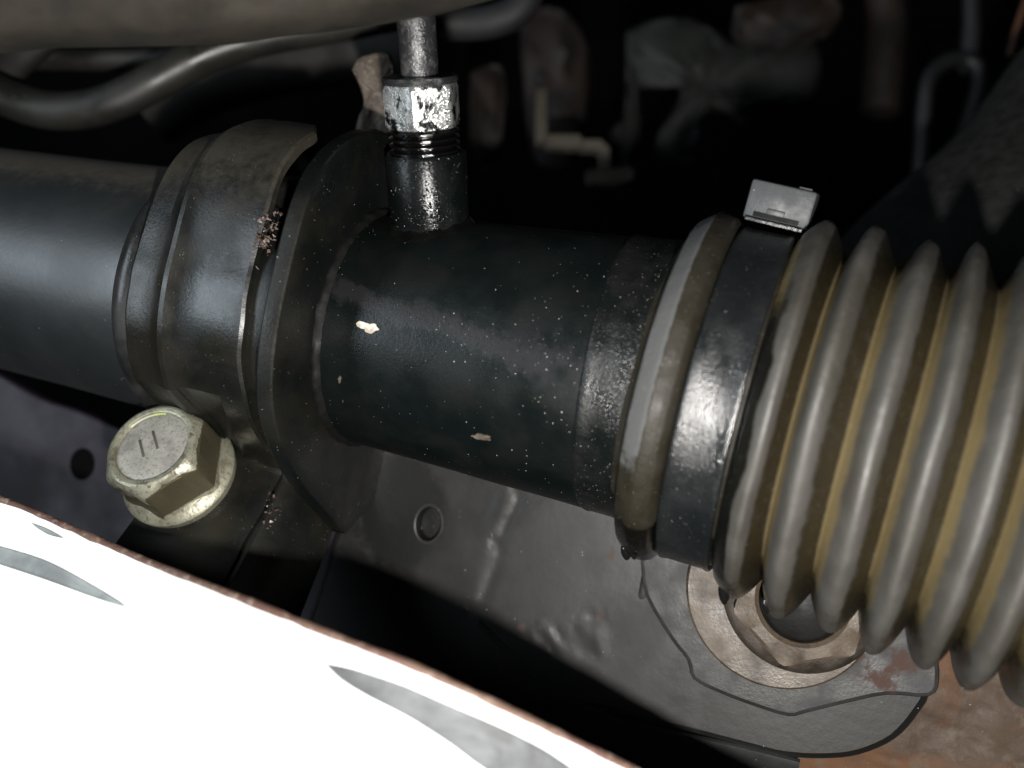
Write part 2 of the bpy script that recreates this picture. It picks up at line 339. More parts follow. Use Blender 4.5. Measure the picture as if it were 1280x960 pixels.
# ================================================================== MOUNTING BRACKET
Fc = P(226, 593, 187.0); bax = nrm(P(187, 555, 176.4)-Fc)
def relief(p):                               # spot-faced seat for the bolt
    q = p-Fc; z = q@bax; rad = np.linalg.norm(q-bax*z)
    return p-bax*max(0, z+.9)*sst(16.5, 12.6, rad) if z < 20 else p
br = thing('mounting_bracket', 'black strap bracket with a tall flange clamped round the steering rack', 'bracket', UV(-45, (0, -30)))
def strap_prof(t, dr):
    wgt = .62+.45*sst(-65, -52, t)-.05*sst(-50, -40, t)
    pts = []
    for ad in np.linspace(150, -70, 160):
        r = 30.4+dr+7.6*wgt*sst(8, 54, ad); a = math.radians(ad); pts.append((r*math.cos(a), r*math.sin(a)))
    x0, y0 = pts[-1]
    f0 = (8.2, -33.6)
    for k in np.linspace(0, 1, 8)[1:]:
        c = ((1-k)**2*x0+2*k*(1-k)*(6.2-.0*dr)+k*k*f0[0], (1-k)**2*y0+2*k*(1-k)*(-31.2)+k*k*f0[1]); pts.append(c)
    for k in np.linspace(0, 34, 16)[1:]: pts.append((f0[0]+.535*k, f0[1]-.845*k))
    return pts
rows = []
prof_t = [(-66.2, -1.6), (-66.2, -.2), (-65.6, .3), (-63, .35), (-60.5, .3), (-59, .75), (-57.8, 1.25), (-56.8, 1.25), (-55.6, .75), (-54, .25), (-50, .2), (-46, .3), (-43, .4), (-40.9, .5), (-40.3, .1), (-40.3, -1.5)]
dcol = []
for t, dr in prof_t:
    row = []
    for iq, q in enumerate(strap_prof(t, dr)):
        adq = 150-220*iq/159 if iq < 160 else -80
        tt = t; p = UV(t, q); t0_ = t
        if t > -58: t0_ = tt = t-min(15, .42*max(0, adq-60))*(t+58)/18
        dcol.append((.75*sst(8, 50, adq)+.35*nz(p, .06), 0, 0))
        if t > -42 or t < -64: tt = t0_+(.3 if t < -64 else .5)*nz(p, .12)+.1*nz(p, .4)
        p = UV(tt, q); row.append(relief(p+nrm(p-O-d*((p-O)@d))*.25*nz(p, .09)))
    rows.append(row)
foot_prof = strap_prof(-40, 0)
mesh('strap', *grid(rows), M['bracket'], br, col=dcol, angle=18)
# the foot goes on to the right under the flange
rows = []
for t, dz, k in ((-41.5, -.6, 0), (-40.6, -.1, 0), (-39, 0, 0), (-36, 0, .12), (-34, 0, .3), (-32.4, 0, .5), (-32, -.5, .55), (-32, -2, .55)):
    rows.append([UV(t, ((q[0]-.84*(.4-dz))*(1-k)+k*(-12+.22*n_), (q[1]-.53*(.4-dz))*(1-k)+k*(-46-.97*n_))) for n_, q in zip(np.linspace(-4, 34, len(foot_prof[160:])), foot_prof[160:])])
mesh('foot', *grid(rows), M['bracket'], br)
# dark packing between strap and flange
V, F = lathe([(-41, 28.9), (-39, 29.2), (-36, 29.6), (-34.5, 30), (-33, 30)], 160)
pk = mesh('inner_ring', V, F, M['bracket'], br)
fl_uv = [(9.3, 37.5), (18, 35.3), (25.9, 30.6), (31.5, 24.4), (34.3, 17.5), (35.4, 8.6), (35.8, -2), (34.6, -11.5), (31, -19.6), (24, -27), (16.5, -32.3), (8.5, -36.6), (1, -40.5), (-5, -43.5),
         (-11, -40.6), (-17, -37.2), (-25, -33.2), (-33, -28.7), (-38, -18), (-40, 0), (-36, 20), (-24, 33), (-8, 38.5)]
sp_ = smooth_path([np.array([*q, 0]) for q in fl_uv+fl_uv[:1]], 6)[:-1]
rowsF = []
for tt, ins in ((-33.2, 2.0), (-33.2, .2), (-32.9, 0), (-30.7, 0), (-30.35, .1), (-30.1, .4), (-30, .8), (-29.9, 2.5)):
    row = []
    for q in sp_:
        n2 = q[:2]/np.linalg.norm(q[:2]); p = UV(tt, q[:2]-n2*ins); row.append(p)
    rowsF.append(row)
rowsF.append([UV(-29.85, q[:2]/np.linalg.norm(q[:2])*25.2) for q in sp_])
rowsF.append([UV(-29.8, q[:2]/np.linalg.norm(q[:2])*23.9) for q in sp_])
mesh('flange', *grid(rowsF, True), M['flange'], br, angle=24)
# rust flakes on the strap edge
ms = []; rf = random.Random(4)
for k in range(150):
    px = 334+rf.gauss(0, 1)*3; py = rf.uniform(262, 340); px = 350-(py-262)*.12+rf.gauss(0, 8) if k % 3 else 330+rf.gauss(0, 6); py = py if k % 3 else rf.uniform(272, 312)
    c = onT(px, py, -39.2-rf.random()); s_ = rf.uniform(.18, .62)
    pts = [c+s_*np.array([rf.uniform(-1, 1), rf.uniform(-.8, .8), rf.uniform(-1, 1)]) for _ in range(5)]
    ms.append((pts, [(0, 1, 2), (0, 2, 3), (0, 3, 4), (1, 2, 4), (0, 1, 4), (2, 3, 4)]))
for k in range(26):
    c = onT(338+rf.gauss(0, 5), rf.uniform(615, 672), -37.5); s_ = rf.uniform(.15, .5)
    pts = [c+s_*np.array([rf.uniform(-1, 1), rf.uniform(-.8, .8), rf.uniform(-1, 1)]) for _ in range(5)]
    ms.append((pts, [(0, 1, 2), (0, 2, 3), (0, 3, 4), (1, 2, 4), (0, 1, 4), (2, 3, 4)]))
o = mesh('rust_flakes', *join(*ms), M['rustflake'], br, smooth=False); o['kind'] = 'stuff'
# rubber bushing squeezed under the strap
bu = lathe([(-73, 26.4), (-72, 27.4), (-70.6, 28.3), (-69.4, 28.6), (-68.4, 28.4), (-67, 27.8), (-60, 27.8), (-42, 28.4)], 160, jit=.25, js=.1)
tag(mesh('rubber_bushing', *bu, M['rubber'], at=O+d*(-66)), 'black rubber bushing ring squeezed between rack tube and strap bracket', 'bushing')

# ================================================================== FLANGE BOLT
bolt = thing('flange_bolt', 'olive zinc hex flange bolt stamped with two short dashes', 'bolt', Fc)
ref_pt = P(204, 606, 179.5)-Fc; ref_pt = nrm(ref_pt-bax*(ref_pt@bax))
be1 = ref_pt; be2 = np.cross(bax, be1)
def bpt(r, a, z): return Fc+bax*z+r*(math.cos(a)*be1+math.sin(a)*be2)
def blathe(prof, n=96):
    return grid([[bpt(r(2*math.pi*j/n) if callable(r) else r, 2*math.pi*j/n, z(2*math.pi*j/n) if callable(z) else z) for j in range(n)] for z, r in prof], True, True)
AF = 9.45
def hexr(a, af=AF):
    x = (a+math.pi/6) % (math.pi/3)-math.pi/6     # corner at a = 0
    k = (a % (math.pi/3))-math.pi/6
    return min(af/math.cos(k), af/math.cos(math.pi/6)*.985)
Hh = 12.4
mesh('washer_flange', *blathe([(-1.2, 11.3), (0, 11.7), (1.0, 11.85), (1.6, 11.5), (2.2, 10.6), (2.9, 9.6), (3.3, 8.4)]), M['zinc'], bolt, angle=30)
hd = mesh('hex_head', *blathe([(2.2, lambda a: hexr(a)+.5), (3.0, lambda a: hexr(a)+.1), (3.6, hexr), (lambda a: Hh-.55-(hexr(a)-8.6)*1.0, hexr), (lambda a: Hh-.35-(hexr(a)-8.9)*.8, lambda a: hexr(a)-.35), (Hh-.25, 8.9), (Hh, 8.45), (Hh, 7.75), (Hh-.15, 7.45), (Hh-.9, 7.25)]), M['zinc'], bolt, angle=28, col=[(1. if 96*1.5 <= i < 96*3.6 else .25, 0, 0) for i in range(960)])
cap = grid([[bpt(r, 2*math.pi*j/64, z) for j in range(64)] for r, z in ((7.25, Hh-.85), (6.7, Hh-.72), (5.0, Hh-.62), (3, Hh-.55), (.01, Hh-.52))], True)
mesh('dished_top', *cap, M['zinctop'], hd)
def topPt(px, py, z):
    r = np.array([(px-640)/FPX, 1, (480-py)/FPX]); C = Fc+bax*z; return r*((C@bax)/(r@bax))
for (ax_, ay, bx, by) in ((174.5, 550, 179.5, 571), (191, 539, 197, 561)):
    a = topPt(ax_, ay, Hh-.5); b = topPt(bx, by, Hh-.5); t_ = nrm(b-a); n_ = np.cross(bax, t_)
    o = mesh('dash_mark', *box((a+b)/2, (b-a)/2, n_*.24, bax*.14), M['mark'], hd, bevel=.06); o['label'] = 'short stamped dash'
# green paint smear along the groove
rows = []
for r, z in ((6.75, Hh-.72), (6.4, Hh-.64), (6.0, Hh-.6)):
    rows.append([bpt(r-.3*math.sin(9*k), a, z) for k, a in enumerate(np.linspace(0, 1, 24))])
ag = topPt(160, 520, Hh)-(Fc+bax*Hh); a0 = math.atan2(ag@be2, ag@be1)
bg_ = topPt(205, 508, Hh)-(Fc+bax*Hh); a1 = math.atan2(bg_@be2, bg_@be1)
da = (a1-a0+math.pi) % (2*math.pi)-math.pi
rows = [[bpt(r, a0+da*(k/23*1.25-.15), z) for k in range(24)] for r, z in ((7.6, Hh-.02), (7.36, Hh-.45), (7.1, Hh-.6))]
o = mesh('paint_mark', *grid(rows), M['green'], hd); o['label'] = 'yellow green paint smear'

# ================================================================== HYDRAULIC LINE on the boss
line = thing('hydraulic_line', 'wet steel hydraulic line screwed down into the boss on top of the rack', 'fluid line', BC+wd*37)
mesh('pipe', *tube([BC+wd*z+np.array([-.0006*(z-37)**2*0, 0, 0]) for z in (36, 45, 55, 65, 80, 100)], 3.35, 32, 6, jit=.18), M['pipe'], line)
def hx(a): return hexr(a+nut_rot, 6.2)
nut_rot = math.radians(8)
nutm = mesh('flare_nut', *ax_lathe(BC, wd, [(41.6, 5.9), (41.8, lambda a: min(hx(a), 6.55)), (42.6, hx), (48.6, hx), (49.4, lambda a: min(hx(a), 6.5)), (49.6, 5.4), (49.5, 3.5)], 96, (1, 0, 0)), M['nut'], line, angle=25)
nutm['label'] = 'bright hex nut smeared with oil'
mesh('nut_collar', *ax_lathe(BC, wd, [(49.3, 6.6), (49.9, 6.9), (50.5, 6.6), (50.6, 4.2), (50.4, 3.4)], 48, (1, 0, 0)), M['pipe'], nutm)
th = []
for k in range(4):
    z = 37.0+k*1.15; th += [(z, 5.7), (z+.35, 6.45), (z+.75, 6.45), (z+1.1, 5.7)]
th += [(41.7, 5.7)]
mesh('thread', *ax_lathe(BC, wd, th, 64, (1, 0, 0)), M['oil'], line, angle=20)

# ================================================================== BOOT
bt = thing('bellows_boot', 'grimy brown ribbed rubber bellows boot on the right end of the rack', 'rubber boot', BR(45, 0, 0))
cp = [(-2, 25.8), (-.4, 27.2), (.1, 28.6), (.5, 30.3), (1.8, 31.3), (3.1, 32.2), (3.7, 32.4), (5.2, 32.2), (6.4, 31.7), (7.1, 30.8), (7.5, 29.5), (12, 29.5), (17.3, 29.5), (18, 30.4), (18.4, 31)]
N_ = 200; rows = []; colr = []
cpd = []
for i in range(len(cp)-1):
    for k in range(3): f = k/3; cpd.append((cp[i][0]*(1-f)+cp[i+1][0]*f, cp[i][1]*(1-f)+cp[i+1][1]*f))
cpd.append(cp[-1])
for s, r in cpd:
    row = []
    for j in range(N_):
        a = 2*math.pi*j/N_; p = BR(s, r, a); rr = r+.25*nz(p, .08)+.1*nz(p, .4); row.append(BR(s, rr, a))
        ad = (math.degrees(a)+180) % 360-180
        g = .72*sst(.1, .5, s)*sst(4.2, 3.2, s)*sst(-48, -12, ad)*sst(80, 58, ad)  # grey strip: reflected sheen of the left-facing bevel, painted by mask
        oil = .95*sst(-42, -58, ad)
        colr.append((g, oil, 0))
    rows.append(row)
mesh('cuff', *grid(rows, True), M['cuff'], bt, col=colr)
rid = [21.6, 29.6, 38.3, 45.5, 53.5, 60.5, 68.5, 76, 84]
rvar = [0, .45, -.35, .5, -.2, .4, 0, 0, 0]; val = [17.6, 26.1, 34.3, 42.3, 49.8, 57.1, 64.5, 72.1, 80, 88]
rows = []; colr = []
for i in range(9):
    rv = 28.6+.15*i; rr_ = (34.2+.30*i if i < 8 else 36.6)+rvar[i]
    ss = np.linspace(val[i], val[i+1], 15)
    for q, s in enumerate(ss[:-1] if i < 8 else ss):
        c_ = rid[i]; x = (s-c_)/(2*(val[i+1]-c_)) if s > c_ else (s-c_)/(2*(c_-val[i]))
        h = .5*(1-abs(2*x)**1.9)+.5*(.5+.5*math.cos(2*math.pi*x))
        if i == 0 and s < c_: base_r = 30.2+(rr_-30.2)*min(1, ((s-17.6)/4.0))**.6 if s > 17.6 else 30.2
        row = []
        for j in range(N_):
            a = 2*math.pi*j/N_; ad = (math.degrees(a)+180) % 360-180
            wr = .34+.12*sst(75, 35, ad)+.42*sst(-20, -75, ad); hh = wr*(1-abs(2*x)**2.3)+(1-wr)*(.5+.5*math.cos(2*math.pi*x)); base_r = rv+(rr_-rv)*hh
            if i == 0 and s < c_: base_r = 30.2+(rr_-30.2)*min(1, max(0, (s-17.6)/4.0))**.6
            p = BR(s, base_r, a); k = base_r+(.75*nz(p, .03)+.14*nz(p, .11))*(.35+.65*h)+.12*nz(p, .3)
            sl = (.8*nz(np.array([i*7.1, math.cos(a)*1.3, math.sin(a)*1.3]), 1.)+.10*nz(np.array([i*3.1, math.cos(a)*6, math.sin(a)*6]), 1.))*h
            row.append(BR(s+sl, k, a)); ad = (math.degrees(a)+180) % 360-180
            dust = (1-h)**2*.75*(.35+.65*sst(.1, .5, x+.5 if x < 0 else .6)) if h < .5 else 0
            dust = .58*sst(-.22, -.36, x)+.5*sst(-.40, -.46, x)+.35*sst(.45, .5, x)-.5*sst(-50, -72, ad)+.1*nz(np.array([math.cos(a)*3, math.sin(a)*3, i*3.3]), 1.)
            flank = .70*sst(.14, .24, x)*sst(.5, .44, x)+.7*sst(-36, -66, ad)*(1-.55*h)+.3*sst(45, 80, ad)+.12*nz(np.array([math.cos(a)*4, math.sin(a)*4, i*5.3]), 1.)  # dark right flanks leave a painted grey highlight on the ridges; grime at bottoms
            oil = 0
            if i == 0: oil = .95*sst(20.9+.9*nz(p, .12), 19.3+.9*nz(p, .12), s)*(.25+.75*sst(45, 8, ad))+.95*sst(-50, -70, ad)*sst(25, 21, s)
            if i == 1: oil = .95*sst(-54, -68, ad)*sst(31, 27, s)
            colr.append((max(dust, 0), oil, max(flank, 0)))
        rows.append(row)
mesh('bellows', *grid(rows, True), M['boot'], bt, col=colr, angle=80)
# oil drops hanging below
def drop(c, w_, h_):
    rows = [[c+np.array([math.cos(2*math.pi*j/20)*w_*rr, math.sin(2*math.pi*j/20)*w_*rr*.8, z*h_]) for j in range(20)] for z, rr in ((1.2, .5), (.8, .8), (.3, 1), (-.2, .95), (-.6, .7), (-.9, .35), (-1, .03))]
    return mesh('oil_drop', *grid(rows, True, True), M['drop'], bt)
for s_, r_, a_, w_, h_ in ((2.6, 31.6, -74, 1.1, 1.7), (4.2, 31.8, -70, .8, 1.3), (20.6, 33.2, -78, 1.1, 2.2), (28.2, 33.4, -76, .8, 1.4)):
    drop(BR(s_, r_, math.radians(a_)), w_, h_)
# ================================================================== CLAMP BAND
cb = thing('clamp_band', 'black steel clamp band squeezing the boot cuff', 'hose clamp', BR(12, 0, 0))
mesh('band', *grid([[BR(s, r+.12*nz(BR(s, r, 2*math.pi*j/N_), .06), 2*math.pi*j/N_) for j in range(N_)] for s, r in ((7.6, 29.4), (7.6, 30.2), (7.9, 30.6), (8.3, 30.7), (9.2, 30.5), (12, 30.5), (15.6, 30.5), (16.4, 30.75), (16.8, 30.65), (17.0, 30.3), (17.0, 29.4))], True), M['band'], cb, angle=50)
a_b = math.radians(76); bc = BR(12.7, 35.3, a_b); bn = nrm(BR(12.9, 40, a_b)-bc); btg = nrm(np.cross(d2, bn)); 
if btg @ u < 0: btg = -btg
bx_ = nrm(d2-bn*(d2@bn))
buck = mesh('buckle', *box(bc-btg*7, bx_*5.6, btg*7.2, bn*3.4), M['buckle'], cb, bevel=.55)
mesh('buckle_slot', *box(bc+btg*.25-bn*2.3, bx_*3.9, btg*.12, bn*.42), M['slot'], buck, bevel=.05)
mesh('buckle_tab', *box(bc+btg*.35-bn*1.45-bx_*.2, bx_*1.5, btg*.3, bn*.5), M['buckle'], buck, bevel=.15)
mesh('buckle_lip', *box(bc+btg*.9-bn*3.3, bx_*4.9, btg*1.1, bn*.3), M['band'], buck, bevel=.12)
mesh('buckle_end', *box(bc-btg*2+bn*3.5+bx_*3.4, bx_*1.1, btg*1., bn*.25), M['buckle'], buck, bevel=.12)

# ================================================================== CROSSMEMBER behind and below
xm = thing('crossmember', 'grey painted crossmember plate with a hole and ribs below the rack', 'car frame', onU(640, 800, -16))
def outline(pts, m=5, uu=-16): return [onU(x, y, uu) for x, y, _ in smooth_path([np.array([a, b, 0]) for a, b in pts], m)]
def plate(name, pts, uu, thick, mt, m=5, bev=.8, colf=None, res=2.0, bumpf=None, hole=None):
    """a plate with a filled, subdivided face and a rounded rim"""
    op = smooth_path([np.array([a, b, 0.]) for a, b in pts+pts[:1]], m)[:-1] if m > 1 else [np.array([a, b, 0.]) for a, b in pts]
    P3 = [onU(x, y, uu) for x, y, _ in op]
    T = np.array([[(p-O)@d, (p-O)@v] for p in P3]); c = T.mean(0); n = len(T)
    tn = np.roll(T, -1, 0)-np.roll(T, 1, 0); tn /= np.linalg.norm(tn, axis=1)[:, None]; nn = np.stack([tn[:, 1], -tn[:, 0]], 1)
    if ((T-c)*nn).sum() < 0: nn = -nn
    rows = []
    for ins, dp in ((0, -thick), (0, -bev), (bev*.3, -bev*.3), (bev, 0)):
        Q = T-nn*ins; rows.append([O+u*(uu+dp)+d*q[0]+v*q[1] for q in Q])
    V, F = grid(rows, True)
    n0 = len(V); k = 3*n
    bm = bmesh.new(); vs = [bm.verts.new(V[k+j]) for j in range(n)]; f = bm.faces.new(vs); bmesh.ops.triangulate(bm, faces=[f])
    for _ in range(6):
        lg = [e for e in bm.edges if e.calc_length() > res*2.2 and not e.is_boundary]
        if not lg: break
        bmesh.ops.subdivide_edges(bm, edges=lg, cuts=1); bmesh.ops.triangulate(bm, faces=bm.faces[:])
        bmesh.ops.beautify_fill(bm, faces=bm.faces[:], edges=[e for e in bm.edges if not e.is_boundary])
    bm.verts.index_update(); bm.verts.ensure_lookup_table()
    bv = {x: i for i, x in enumerate(vs)}; mp = {}
    for x in bm.verts:
        if x in bv: mp[x] = k+bv[x]
        else:
            p = np.array(x.co)
            if bumpf: p = p+u*bumpf(p)
            mp[x] = len(V); V.append(p)
    for ff in bm.faces:
        if hole and hole(np.array(ff.calc_center_median())): continue
        F.append(tuple(mp[x] for x in ff.verts))
    bm.free()
    cc = [colf(p) for p in V] if colf else None
    return V, F, cc
def pix(p): return 640+FPX*p[0]/p[1], 480-FPX*p[2]/p[1]
def blob(x, y, cx, cy, rx, ry): return max(0, 1-((x-cx)/rx)**2-((y-cy)/ry)**2)
hole_c = onU(535, 655, -16); ribs = [((632, 622), (612, 665)), ((608, 690), (588, 745))]
def pbump(p):
    x, y = pix(p); h = .35*nz(p, .04)
    
    for a, b in ribs:
        A_ = np.array(a); B_ = np.array(b); q = np.array([x, y]); k = np.clip(((q-A_)@(B_-A_))/((B_-A_)@(B_-A_)), 0, 1); D = np.linalg.norm(q-A_-k*(B_-A_))
        h += .2*math.exp(-(D/14)**2)-.22*math.exp(-((D-16)/7)**2)*(1 if (q-A_)@np.array([1, .35]) > 0 else .15)
    h += .8*blob(x, y, 740, 790, 28, 40)*nz(p, .3)+.5*blob(x, y, 685, 800, 25, 30)*nz(p, .4)+.5*nz(p, .015)
    return h
def pcol(p):
    x, y = pix(p); r = 0
    for cx, cy, rr in ((768, 690, 16), (752, 775, 14), (650, 780, 14), (628, 838, 16)): r = max(r, .5*blob(x, y, cx, cy, rr, rr*1.5)*(nz(p, .5)+.9))
    g = .7*blob(x, y, 520, 640, 70, 80)+.5*sst(565, 480, x)
    g = max(g, 1.*sst(835, 920, x)*sst(800, 850, y)); return (r, min(g, 1), 0)
pp = [(480, 545), (450, 610), (420, 662), (402, 715), (384, 770), (366, 820), (402, 870), (470, 895), (600, 910), (700, 885), (760, 891), (804, 904), (870, 920), (935, 937), (980, 948), (1030, 951), (1075, 946), (1120, 926), (1150, 893), (1163, 862), (1150, 790), (1120, 600), (1000, 500), (700, 480)]
def hd_(p): q = p-hole_c; return math.hypot((q@d)/2.95, (q@v)/3.75)
V, F, cc = plate('plate', pp, -16, 4, M['plate'], 4, 1.4, pcol, .85, pbump, lambda p: hd_(p) < 1.04)
pl = mesh('plate', V, F, M['plate'], xm, col=cc)
hm = grid([[hole_c+u*dz+r*(math.cos(6.2832*j/48)*d*2.95+math.sin(6.2832*j/48)*v*3.75) for j in range(48)] for r, dz in ((1.2, -.5), (1.17, .05), (1.12, .09), (1.04, .07), (.99, -.05), (.96, -.6), (.95, -2.9), (.9, -3.1), (.01, -3.0))], True)
o = mesh('hole', *hm, M['plate'], pl, col=[(0, 1. if i >= 48*5 else .0, 0) for i in range(48*9)]); o['label'] = 'oval punched hole'  # wall and floor coloured darker, painting the shade inside the hole
# raised purple grey pad
pd = [(800, 700), (806, 745), (838, 800), (858, 826), (866, 850), (900, 868), (945, 885), (986, 897), (1010, 892), (1060, 880), (1110, 870), (1162, 872), (1175, 850), (1165, 800), (1100, 650), (900, 620)]
def pdc(p):
    x, y = pix(p); return (.6*blob(x, y, 1125, 832, 70, 45)**.5+.5*nz(p, .2)*(x > 1030), 0, 0)
V, F, cc = plate('pad', pd, -14.5, 1.8, M['pad'], 3, .9, pdc, 1.2)
mesh('pad', V, F, M['pad'], xm, col=cc)
# rolled lower skirt of the plate
sk = smooth_path([onU(x, y, -16) for x, y in ((600, 775), (680, 850), (760, 893), (804, 905), (860, 919), (935, 936), (1000, 952))], 6)
rows = []
for k, (du, dv_) in enumerate(((-.5, .3), (.5, 0), (.3, -1.2), (-1.5, -3), (-4, -8), (-7, -14))):
    rows.append([p+u*du+v*dv_ for p in sk])
mesh('lower_skirt', *grid(rows), M['plate_dark'], xm)
# small stamped rib near the washer
rb = grid([[onU(808+7*x+(y-720)*-.2, y, -16.2+.8*(1-x*x)**.5*math.sin(math.pi*(y-690)/65)**.6) for x in np.linspace(-1, 1, 9)] for y in np.linspace(690.1, 754.9, 12)])
mesh('stamped_rib', *rb, M['plate'], xm)

# left sheet
sh = [(-140, 400), (-60, 437), (0, 468), (50, 497), (100, 514), (150, 536), (220, 560), (330, 590), (420, 640), (440, 700), (430, 800), (300, 800), (100, 720), (-60, 650), (-160, 600)]
ls = thing('subframe_sheet', 'dark purple painted subframe sheet at the left beneath the rack tube', 'car frame', onU(60, 560, -22))
V, F, cc = plate('sheet', sh, -22, 3, M['sheet'], 3, .8, None, 4)
mesh('sheet', V, F, M['sheet'], ls)
hc = onU(103, 580, -22)
hm = grid([[hc+u*dz+r*(math.cos(6.2832*j/40)*d+math.sin(6.2832*j/40)*v*1.05) for j in range(40)] for r, dz in ((3.9, .02), (3.6, .15), (3.3, .12), (.01, .1))], True)
mesh('hole', *hm, M['dark'], ls)

# ================================================================== PIVOT BOLT, washers and nut under the boot
wc = onU(976, 742, -12.6)
tag(mesh('flat_washer', *ax_lathe(wc, u, [(-1.6, 17.6), (.6, 17.6), (1.0, 17.2), (1.1, 10), (.9, 5)], 96, (0, 0, 1)), M['tan'], at=wc), 'large tan flat washer on the crossmember under the boot', 'washer')
nt_ = thing('pivot_nut', 'brown steel hex flange nut on the tan washer under the boot', 'nut', onU(1000, 745, -11.4))
nc = onU(1003, 742, -11.4)
mesh('nut_flange', *ax_lathe(nc, u, [(-.5, 14.6), (.4, 14.6), (.9, 14.3), (1.4, 13.4), (1.6, 9)], 96, (0, 0, 1)), M['tan2'], nt_)
nut_a = 46
def hx2(a): return hexr(a+math.radians(nut_a), 10.8)
mesh('hex_body', *ax_lathe(nc, u, [(1.2, hx2), (7.6, hx2), (lambda a: 8.2-(hx2(a)-10.6)*.35, lambda a: hx2(a)-.6), (8.35, 8.3), (7.6, 7.6), (2.0, 7.4), (1.9, .1)], 96, (0, 0, 1)), M['tan'], nt_, angle=25)
mesh('stud', *ax_lathe(nc, u, [(1, 7.35), (6.4, 7.35), (6.9, 6.7), (6.9, .1)], 48, (0, 0, 1)), M['slot'], nt_)  # stud coloured black, painting the shade inside the nut

# ================================================================== RUSTY ARM lower right
rows = []
for i in range(80):
    row = []
    for j in range(120):
        px = 860+j*4.75; py = 760+i*4.25
        p = onU(px, py, -24-.01*(py-760)); sx, sy = px*.9+py*.42, py*.9-px*.42
        p = p+u*(1.8*nz(p, .05)+.5*nz(p, .19)+.22*nz(p+31, .47)+.10*nz(p+57, 1.1)+.5*nz(np.array([sx*.012, sy*.05, 3.3]), 1)+.3*nz(np.array([sx*.03, sy*.12, 9.3]), 1))
        row.append(p)
    rows.append(row)
V, F = grid(rows); nV = len(V); V2 = [p-u*6 for p in V]
rim = [j for j in range(120)]+[i*120+119 for i in range(1, 80)]+[79*120+j for j in range(118, -1, -1)]+[i*120 for i in range(78, 0, -1)]
F2 = F+[tuple(x+nV for x in f[::-1]) for f in F]+[(rim[k], rim[(k+1) % len(rim)], rim[(k+1) % len(rim)]+nV, rim[k]+nV) for k in range(len(rim))]
tag(mesh('rusty_control_arm', V+V2, F2, M['rust'], at=onU(1150, 930, -24)), 'flaking orange brown rusty steel arm in the lower right corner', 'control arm')

# ================================================================== WHITE BODY PANEL in front
pn = thing('body_panel', 'overexposed white painted body panel with a rusty upper edge in the lower left', 'car body panel', P(300, 800, 120))
edge = [(-160, 578, 172), (0, 626, 163), (92, 664, 157), (184, 704, 150), (300, 750, 135), (430, 803, 124), (520, 838, 121), (640, 893, 119), (780, 960, 122), (900, 1018, 125), (1000, 1066, 128)]
E3 = smooth_path([P(*e) for e in edge], 8)
tow = nrm((-.1, -.58, -.80))
rows = []
for k, (a, b) in enumerate(((0, 0), (.8, .05), (2, .05), (5, 0), (12, -.3), (25, -1.2), (45, -3), (75, -7), (110, -14))):
    rows.append([p+tow*a+np.array([0, 0, b])+np.array([0, 0, .15*nz(p, .1)]) for p in E3])
V, F = grid(rows); n0 = len(V)
V = V+[p+np.array([.5, 1.0, -.6]) for p in V]; nc_ = len(rows[0]); nr_ = len(rows)
rim = [j for j in range(nc_)]+[i*nc_+nc_-1 for i in range(1, nr_)]+[(nr_-1)*nc_+j for j in range(nc_-2, -1, -1)]+[i*nc_ for i in range(nr_-2, 0, -1)]
F = F+[tuple(x+n0 for x in f[::-1]) for f in F]+[(rim[k], rim[(k+1) % len(rim)], rim[(k+1) % len(rim)]+n0, rim[k]+n0) for k in range(len(rim))]
mesh('panel_skin', V, F, M['white'], pn)
# rusty folded edge
path = []
rows = []
for i, p in enumerate(E3):
    q = p; r_ = .62+.2*nz(p, .35)+.16*nz(p, 1.1)
    tg = nrm(E3[min(i+1, len(E3)-1)]-E3[max(i-1, 0)]); a1_ = nrm(np.cross(tg, (0, 1, 0))); a2_ = np.cross(tg, a1_)
    rows.append([q+np.array([0, .3, .2])+r_*(1+.12*nz(q+np.array([j, 0, 0]), .8))*(math.cos(6.2832*j/12)*a1_*.9+math.sin(6.2832*j/12)*a2_) for j in range(12)])
mesh('rusty_edge', *grid(rows, True, True), M['rustedge'], pn)
from mathutils.bvhtree import BVHTree
PB = BVHTree.FromPolygons([Vector(p) for p in V[:n0]], [f for f in F if max(f) < n0])
def onPanel(px, py, lift=0):
    r = nrm([(px-640)/FPX, 1, (480-py)/FPX]); h = PB.ray_cast(Vector((0, 0, 0)), Vector(r))
    return np.array(h[0]) if h[0] is not None else r*100
def shade_patch(pts, name, lab):  # grey patch laid on the skin, painting the shade of a hollow
    op = np.array([[x, y] for x, y, _ in smooth_path([np.array([a, b, 0.]) for a, b in pts+pts[:1]], 5)[:-1]]); c = op.mean(0)
    up = nrm((-.3, -.78, .55)); K = len(op); rows = []
    # shrink towards the spine so that the ridge line follows the curved sheet
    for k, l in ((1, -.1), (.985, .35), (.95, .45), (.8, .32), (.55, .3), (.3, .3), (.03, .3)):
        rows.append([onPanel(*(c+(q-c)*np.array([.55*k+.45 if k < 1 else 1, k]) if False else c+(q-c)*k))+up*l for q in op])
    o = mesh(name, *grid(rows, True, True), M['hollow_shade'], pn); o['label'] = lab; return o
shade_patch([(404, 829), (440, 836), (500, 855), (550, 876), (640, 915), (700, 948), (740, 985), (660, 985), (610, 966), (560, 930), (510, 898), (460, 872), (425, 850)], 'shade_patch', 'gritty grey painted shade of a hollow in the white panel')
M['hollow_shade'] = M['hollow_shade_pale']
shade_patch([(-30, 676), (10, 686), (60, 702), (110, 728), (158, 758), (120, 748), (60, 726), (0, 706), (-40, 692)], 'shade_patch', 'long thin painted grey shade of a hollow in the white panel')
shade_patch([(41, 655), (60, 662), (80, 673), (62, 669), (48, 661)], 'shade_patch', 'small dark sliver of painted shade on the white panel')

